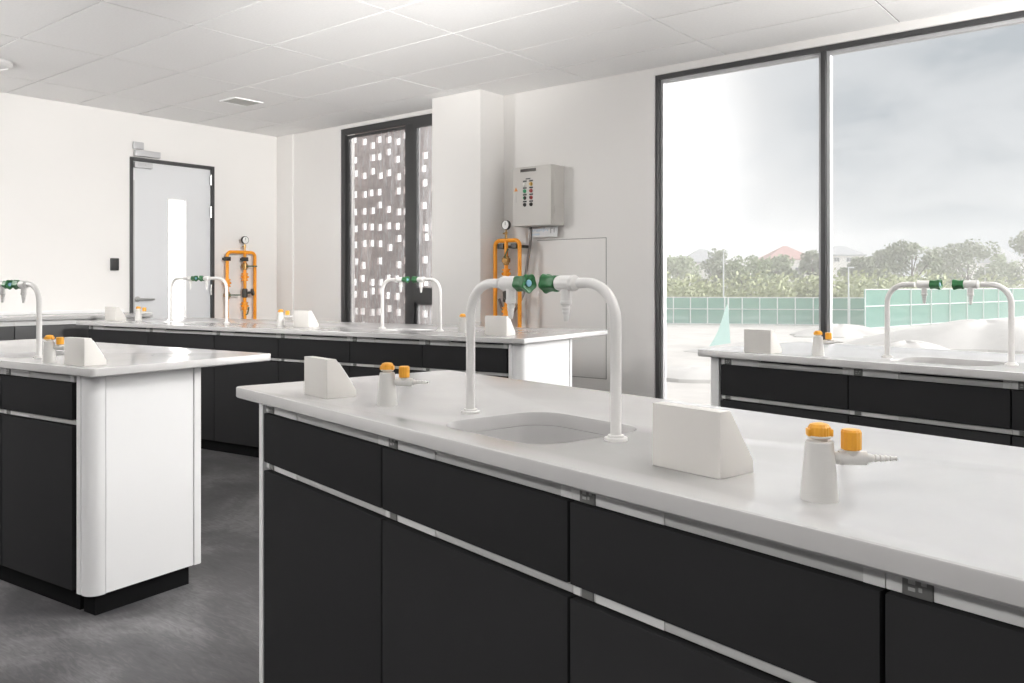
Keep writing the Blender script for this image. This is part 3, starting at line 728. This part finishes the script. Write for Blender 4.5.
def lamp_post(px, D, ytop, label):
    P = far(px, D); z = CAMZ + (HORY - ytop) * D / FPX - GZ
    c = thing('lamp_post', label, 'lamp post', (P.x, P.y, GZ), YAW, 'slim pale lamp posts behind the fences')
    MB().lathe([(.11, -.1), (.09, z * .5), (.06, z)], seg=10).build('pole', 'pole', c)
    MB().box(-.08, .55, -.09, .09, z - .02, z + .12, .03).build('lamp_head', 'pole', c)
lamp_post(723.5, 96, 252, 'slim pale lamp post above the teal sheet')
lamp_post(848.5, 84, 268, 'slim pale lamp post just right of the dark mullion')
lamp_post(985, 128, 268, 'slim pale lamp post seen under the arm of the right window tap')

def house(px, D, wpx, ridge, eave, roof, label, wins=(), rw=.25):
    P = far(px, D); s = D / FPX; w = wpx * s; ze = CAMZ + (HORY - eave) * s - GZ; zr = CAMZ + (HORY - ridge) * s - GZ; dp = w * .8
    c = thing('house', label, 'house', (P.x, P.y, GZ), YAW, 'houses beyond the trees')
    MB().box(-w / 2 * .88, w / 2 * .88, -dp / 2 * .88, dp / 2 * .88, -.2, ze).build('wall', 'housewall', c)
    b = MB(); e = [(-w / 2, -dp / 2), (w / 2, -dp / 2), (w / 2, dp / 2), (-w / 2, dp / 2)]
    lo = b.ring([Vector((x, y, ze - .25)) for x, y in e]); mi = b.ring([Vector((x, y, ze)) for x, y in e])
    b.bridge(lo, mi, False); b._face(lo[::-1])
    r0, r1 = b.bm.verts.new((-w * rw / 2, 0, zr)), b.bm.verts.new((w * rw / 2, 0, zr))
    b._face([mi[0], mi[1], r1, r0]); b._face([mi[2], mi[3], r0, r1]); b._face([mi[1], mi[2], r1]); b._face([mi[3], mi[0], r0])
    b.build('roof', roof, c)
    for (fx, fz, ww, wh) in wins:
        x = fx * w; z = ze - fz; f = MB().box(x - ww / 2, x + ww / 2, -dp / 2 * .88 - .06, -dp / 2 * .88 + .05, z - wh / 2, z + wh / 2, .02).build('window', 'pole', c)
        MB().box(x - ww / 2 + .1, x - .04, -dp / 2 * .88 - .08, -dp / 2 * .88 - .03, z - wh / 2 + .1, z + wh / 2 - .1).box(x + .04, x + ww / 2 - .1, -dp / 2 * .88 - .08, -dp / 2 * .88 - .03, z - wh / 2 + .1, z + wh / 2 - .1).build('pane', 'housewin', f)
house(785, 165, 48, 246, 259, 'roofred', 'house with a dull red hipped roof left of the mullion', ((.17, 3.0, 1.6, 2.6), (-.2, 2.5, 1.6, 1.6)), .06)
house(840, 165, 40, 246, 255, 'roofgrey', 'white house with a grey roof and a small window right of the mullion', ((.10, 1.0, 1.4, .9), (-.22, 1.0, 1.2, .9)), .2)
house(956, 190, 33, 244, 262, 'roofgrey', 'grey roofed house behind the trees between the window taps', ((.1, 2, 1.6, 1.2),), .1)
house(1002, 190, 38, 249, 262, 'roofgrey', 'grey roofed house behind the trees at the right picture edge', ((-.1, 2, 1.6, 1.2),), .15)
house(702, 175, 46, 249, 262, 'roofgrey', 'faint grey roofed house at the left side of the wide window', ((.1, 2, 1.6, 1.2),), .15)

def leaves(bm_, c, rad, n, size, rng):
    for _ in range(n):
        d_ = Vector((rng.gauss(0, 1), rng.gauss(0, 1), rng.gauss(0, 1))).normalized(); p_ = Vector(c) + Vector((d_.x * rad[0], d_.y * rad[1], d_.z * rad[2])) * (rng.random() ** .4)
        a = Vector((rng.gauss(0, 1), rng.gauss(0, 1), rng.gauss(0, 1))).normalized(); b_ = a.orthogonal().normalized(); s = size * rng.uniform(.6, 1.3)
        cr = a.cross(b_)
        v_ = [bm_.bm.verts.new(p_ + s * (x * b_ + y * cr * .6)) for x, y in ((-1, 0), (0, -1), (1, 0), (0, 1))]
        bm_._face(v_)
def tree(px, D, ytop, wpx, m, label, seed):
    rng = random.Random(seed); P = far(px, D); s = D / FPX; H = CAMZ + (HORY - ytop) * s - GZ; w = wpx * s * .66
    c = thing('tree', label, 'tree', (P.x, P.y, GZ), rng.uniform(0, 6), 'trees beyond the green net fences')
    t_ = MB().lathe([(.28, -.2), (.2, H * .35), (.07, H * .8)], seg=8)
    for k in range(5):
        a = rng.uniform(0, 6.28); z = H * rng.uniform(.3, .55); t_.tube([(0, 0, z), (w * .35 * math.cos(a), w * .35 * math.sin(a), z + H * .14), (w * .6 * math.cos(a), w * .6 * math.sin(a), z + H * .25)], .07, 6)
    t_.build('trunk', 'trunk', c)
    f = MB()
    for k in range(34):
        a = rng.uniform(0, 6.28); q = rng.random() ** .6; zz = rng.uniform(.24, .93); lim = math.sqrt(max(.05, 1 - ((zz - .54) / .46) ** 2))
        rr = rng.uniform(.18, .30) * w
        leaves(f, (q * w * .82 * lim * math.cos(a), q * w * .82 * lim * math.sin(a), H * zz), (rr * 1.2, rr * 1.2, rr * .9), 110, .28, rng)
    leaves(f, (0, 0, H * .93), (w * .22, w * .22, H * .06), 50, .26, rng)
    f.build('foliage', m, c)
TR = [(676, 152, 256, 46, 'leaf_b', 'pale tree at the left frame of the wide window'), (722, 134, 250, 44, 'leaf_a', 'grey-green tree behind the pole of the teal sheet'),
      (752, 122, 254, 44, 'leaf_b', 'round bushy tree left of the red roofed house'), (776, 136, 256, 34, 'leaf_b', 'round bushy tree half hiding the red roofed house'),
      (813, 132, 249, 28, 'leaf_a', 'narrow tree just left of the dark mullion'), (862, 128, 256, 34, 'leaf_a', 'tree between the white house and the left window tap'),
      (882, 138, 249, 30, 'leaf_a', 'tree rising behind the bend of the left window tap'), (912, 120, 241, 54, 'leaf_a', 'tall wide tree behind the nozzle of the left window tap'),
      (938, 162, 246, 34, 'leaf_a', 'tree in the gap between the two window taps'), (968, 132, 241, 56, 'leaf_a', 'tall wide tree behind the arm of the right window tap'),
      (1000, 154, 254, 34, 'leaf_b', 'lower tree above the bend of the right window tap'), (1036, 136, 230, 44, 'leaf_a', 'tallest tree at the right picture edge')]
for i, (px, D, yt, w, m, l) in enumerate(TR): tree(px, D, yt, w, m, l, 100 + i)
sc = MB(); rng = random.Random(5)
for k in range(95):
    px = rng.uniform(640, 1050); D = rng.uniform(97, 106) if px < 860 else 1 / (1 / 80 + (1 / 122 - 1 / 80) * (px - 864) / 196) + rng.uniform(7, 15)
    P = far(px, D); hh = rng.uniform(3.6, 6.2)
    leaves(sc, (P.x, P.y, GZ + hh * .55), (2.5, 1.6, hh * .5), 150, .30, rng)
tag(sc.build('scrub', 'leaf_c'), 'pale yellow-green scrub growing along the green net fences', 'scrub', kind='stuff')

hz = bpy.data.materials.new('site_haze'); hz.use_nodes = True; n_ = hz.node_tree; n_.nodes.clear()
ho = n_.nodes.new('ShaderNodeOutputMaterial'); hv_ = n_.nodes.new('ShaderNodeVolumeScatter'); hv_.inputs['Density'].default_value = .0028; hv_.inputs['Color'].default_value = (1, .995, .985, 1); hv_.inputs['Anisotropy'].default_value = .0
n_.links.new(hv_.outputs[0], ho.inputs['Volume']); M['haze'] = hz
hm = MB().box(-300, 60, 26, 240, GZ - 1, 15).build('haze', 'haze')
tag(hm, 'pale humid haze over the site, trees and houses', 'haze', kind='stuff')

# ------------------------------------------------------------------ light: overcast sky, soft sun, added fill lamps out of view
w = bpy.data.worlds.new('world'); SC.world = w; w.use_nodes = True; nt = w.node_tree; nt.nodes.clear()
out = nt.nodes.new('ShaderNodeOutputWorld'); bg = nt.nodes.new('ShaderNodeBackground'); tc = nt.nodes.new('ShaderNodeTexCoord')
nt.links.new(bg.outputs[0], out.inputs[0])
def link(a, b): nt.links.new(a, b)
mp = nt.nodes.new('ShaderNodeMapping'); mp.inputs['Scale'].default_value = (1, 1, 2.6)
link(tc.outputs['Generated'], mp.inputs['Vector'])
no = nt.nodes.new('ShaderNodeTexNoise'); no.inputs['Scale'].default_value = 6.5; no.inputs['Detail'].default_value = 5; no.inputs['Roughness'].default_value = .5; no.inputs['Distortion'].default_value = .3
link(mp.outputs[0], no.inputs['Vector'])
# dark cloud bank around one direction of the sky
def blob(direction, inner, outer_):
    dt = nt.nodes.new('ShaderNodeVectorMath'); dt.operation = 'DOT_PRODUCT'; nm = nt.nodes.new('ShaderNodeVectorMath'); nm.operation = 'NORMALIZE'
    link(tc.outputs['Generated'], nm.inputs[0]); link(nm.outputs[0], dt.inputs[0]); dt.inputs[1].default_value = Vector(direction).normalized()
    mr = nt.nodes.new('ShaderNodeMapRange'); mr.interpolation_type = 'SMOOTHSTEP'; mr.inputs['From Min'].default_value = math.cos(math.radians(outer_)); mr.inputs['From Max'].default_value = math.cos(math.radians(inner))
    link(dt.outputs['Value'], mr.inputs['Value']); return mr.outputs['Result']
def skydir(px, py): v_ = FWD + RGT * ((px - 512) / FPX); v_.z = (HORY - py) / FPX; return v_
b1 = blob(skydir(960, 120), 1, 15); b2 = blob(skydir(1060, 130), 1, 16); b3 = blob(skydir(470, 170), 9, 20)
def math_(op, a, b):
    n = nt.nodes.new('ShaderNodeMath'); n.operation = op
    for i, x in enumerate((a, b)):
        if hasattr(x, 'is_linked') or hasattr(x, 'links'): link(x, n.inputs[i])
        else: n.inputs[i].default_value = x
    return n.outputs[0]
nz = nt.nodes.new('ShaderNodeMapRange'); nz.inputs['From Min'].default_value = .38; nz.inputs['From Max'].default_value = .60; link(no.outputs['Fac'], nz.inputs['Value'])
dk = math_('MAXIMUM', b1, b2); dk = math_('MULTIPLY', dk, math_('MULTIPLY_ADD', nz.outputs['Result'], .55)) if False else math_('MULTIPLY', dk, math_('ADD', math_('MULTIPLY', nz.outputs['Result'], .6), .4))
m1 = nt.nodes.new('ShaderNodeMixRGB'); m1.inputs[1].default_value = (.71, .728, .745, 1); m1.inputs[2].default_value = (.86, .855, .85, 1); link(nz.outputs['Result'], m1.inputs[0])
m2 = nt.nodes.new('ShaderNodeMixRGB'); m2.inputs[2].default_value = (.44, .485, .525, 1); link(dk, m2.inputs[0]); link(m1.outputs[0], m2.inputs[1])
m3 = nt.nodes.new('ShaderNodeMixRGB'); m3.inputs[2].default_value = (1.5, 1.5, 1.5, 1); link(b3, m3.inputs[0]); link(m2.outputs[0], m3.inputs[1])
link(m3.outputs[0], bg.inputs['Color']); bg.inputs['Strength'].default_value = .86

def sun(az_from, elev, strength, angle, col):
    L = bpy.data.lights.new('sun', 'SUN'); L.energy = strength; L.angle = math.radians(angle); L.color = col
    o = bpy.data.objects.new('sun', L); COL.objects.link(o)
    a, e = math.radians(az_from), math.radians(elev); frm = Vector((math.cos(a) * math.cos(e), math.sin(a) * math.cos(e), math.sin(e)))
    o.rotation_euler = frm.to_track_quat('Z', 'Y').to_euler(); o.location = frm * 30; return o
sun(42, 14, 8.4, 70, (1, .985, .965))

# added pendant-shaped fill lights out of view, brightening ceiling and walls
for i, (x, y, l) in enumerate(((-5.7, -2.0, 'nearest the door wall'), (-4.0, -2.0, 'second from the door wall'), (1.3, 1.6, 'right of the camera'), (1.3, 4.0, 'beside the wide window'))):
    PZ = 1.25
    c = thing('fill_pendant', 'added pendant-shaped fill light outside the picture, %s' % l, 'pendant light', (x, y, PZ), 0 if i < 2 else PI / 2, 'added pendant fill lights outside the picture')
    MB().box(-.8, .8, -.09, .09, 0, .05, .006).build('housing', 'midgrey', c)
    for dx in (-.785, .785): MB().tube([(dx, 0, .05), (dx, 0, HC - PZ - .0012)], .003, 6).build('suspension_wire', 'steel', c)
    A = bpy.data.lights.new('fill_up_panel', 'AREA'); A.shape = 'RECTANGLE'; A.size = 1.45; A.size_y = .16; A.energy = (140, 14, 60, 272)[i]; A.color = (1, .985, .965)
    ao = bpy.data.objects.new('fill_up_panel', A); COL.objects.link(ao); ao.parent = c; ao.location = (0, 0, .15); ao.rotation_euler = (PI - (math.radians(30) if i < 2 else 0), 0, 0); A.spread = math.radians(105 if i < 2 else 180)

for i, (x, y, l) in enumerate(((-7.55, -.7, 'nearest the door wall'), (-1.25, -2.3, 'between the other two'), (-.2, -2.6, 'behind the camera'))):  # ceiling panels added out of view as fill for the bench fronts
    c = thing('fill_ceiling_light', 'added square ceiling fill light outside the picture, %s' % l, 'ceiling light', (x, y, HC), 0, 'added ceiling fill lights outside the picture')
    MB().box(-.30, .30, -.30, .30, -.02, -.0012, .002).build('light_frame', 'white', c)
    A = bpy.data.lights.new('fill_down_panel', 'AREA'); A.size = .55; A.energy = (110, 95, 12)[i]; A.color = (1, .985, .965)
    ao = bpy.data.objects.new('fill_down_panel', A); COL.objects.link(ao); ao.parent = c; ao.location = (0, 0, -.03)

# added spotlights outside the picture, brightening the far walls and left end panel
def fill_spot(x, y, z, tgt, watts, cone, label):
    c = thing('fill_spotlight', label, 'spotlight', (x, y, HC), 0, 'added fill spotlights outside the picture')
    d_ = (Vector(tgt) - Vector((x, y, z))).normalized(); h_ = Vector((0, 0, z - HC))
    MB().box(-.06, .06, -.02, .02, -.03, -.0012).tube([(0, 0, -.03), (0, 0, z - HC + .04)], .008, 8).build('mount', 'white', c)
    MB().lathe([(.05, -.16), (.06, -.15), (.06, -.02), (.055, -.02), (.05, -.06), (.001, -.06)], h_, d_, 20).build('lamp_head', 'black', c)
    A = bpy.data.lights.new('fill_beam', 'SPOT'); A.energy = watts; A.spot_size = math.radians(cone); A.spot_blend = .7; A.shadow_soft_size = .25; A.color = (1, .985, .965)
    ao = bpy.data.objects.new('fill_beam', A); COL.objects.link(ao); ao.parent = c; ao.location = h_ + d_ * .30; ao.rotation_euler = (-d_).to_track_quat('Z', 'Y').to_euler()
fill_spot(-7.5, -1.5, 2.6, (-6.4, 5.7, 2.0), 140, 50, 'added fill spotlight outside the picture, left one of the rear pair')
fill_spot(-7.2, -1.0, 2.6, (-4.0, 5.7, 2.2), 150, 44, 'added fill spotlight outside the picture, right one of the rear pair')
fill_spot(-1.1, 1.95, 2.72, (-3.1, 1.75, .45), 98, 44, 'added fill spotlight above the nearest bench, outside the picture')
fill_spot(-.45, 2.9, 2.75, (-8.0, 4.3, 1.7), 1050, 42, 'added fill spotlight outside the picture, nearer to the wide window')
# floor uplighters added behind the camera to brighten the ceiling
def uplighter(x, y, z, tgt, watts, cone, label):
    c = thing('fill_uplighter', label, 'added floor lamp', (x, y, 0), 0, 'added floor uplighters behind the camera')
    d_ = (Vector(tgt) - Vector((x, y, z))).normalized()
    MB().lathe([(.15, 0), (.15, .02), (.03, .03)]).build('base', 'black', c)
    MB().tube([(0, 0, .02), (0, 0, z - .05)], .012, 10).build('pole', 'black', c)
    MB().lathe([(.05, -.16), (.07, -.15), (.08, -.02), (.07, -.02), (.06, -.08), (.001, -.08)], (0, 0, z), d_, 20).build('lamp_head', 'black', c)
    A = bpy.data.lights.new('fill_uplight', 'SPOT'); A.energy = watts; A.spot_size = math.radians(cone); A.spot_blend = .9; A.shadow_soft_size = .15; A.color = (1, .985, .965)
    ao = bpy.data.objects.new('fill_uplight', A); COL.objects.link(ao); ao.parent = c; ao.location = Vector((0, 0, z)) + d_ * .2; ao.rotation_euler = (-d_).to_track_quat('Z', 'Y').to_euler()
uplighter(.7, -.5, .9, (-2.7, 2.7, 2.9), 1250, 31, 'added black floor uplighter behind the camera, nearer one')
uplighter(1.1, -.9, .9, (-5.2, 4.4, 2.9), 300, 26, 'added black floor uplighter behind the camera, farther one')

# ------------------------------------------------------------------ colour management
vs_ = SC.view_settings; vs_.view_transform = 'Standard'; vs_.look = 'None'; vs_.exposure = 0.25; vs_.gamma = 1.0; vs_.use_curve_mapping = False
cy = SC.cycles
cy.use_denoising = True
try: cy.denoiser = 'OPENIMAGEDENOISE'
except Exception: pass
cy.max_bounces = 10; cy.diffuse_bounces = 6; cy.volume_bounces = 1; cy.glossy_bounces = 4; cy.transparent_max_bounces = 16; cy.sample_clamp_indirect = 6; cy.caustics_reflective = False; cy.caustics_refractive = False
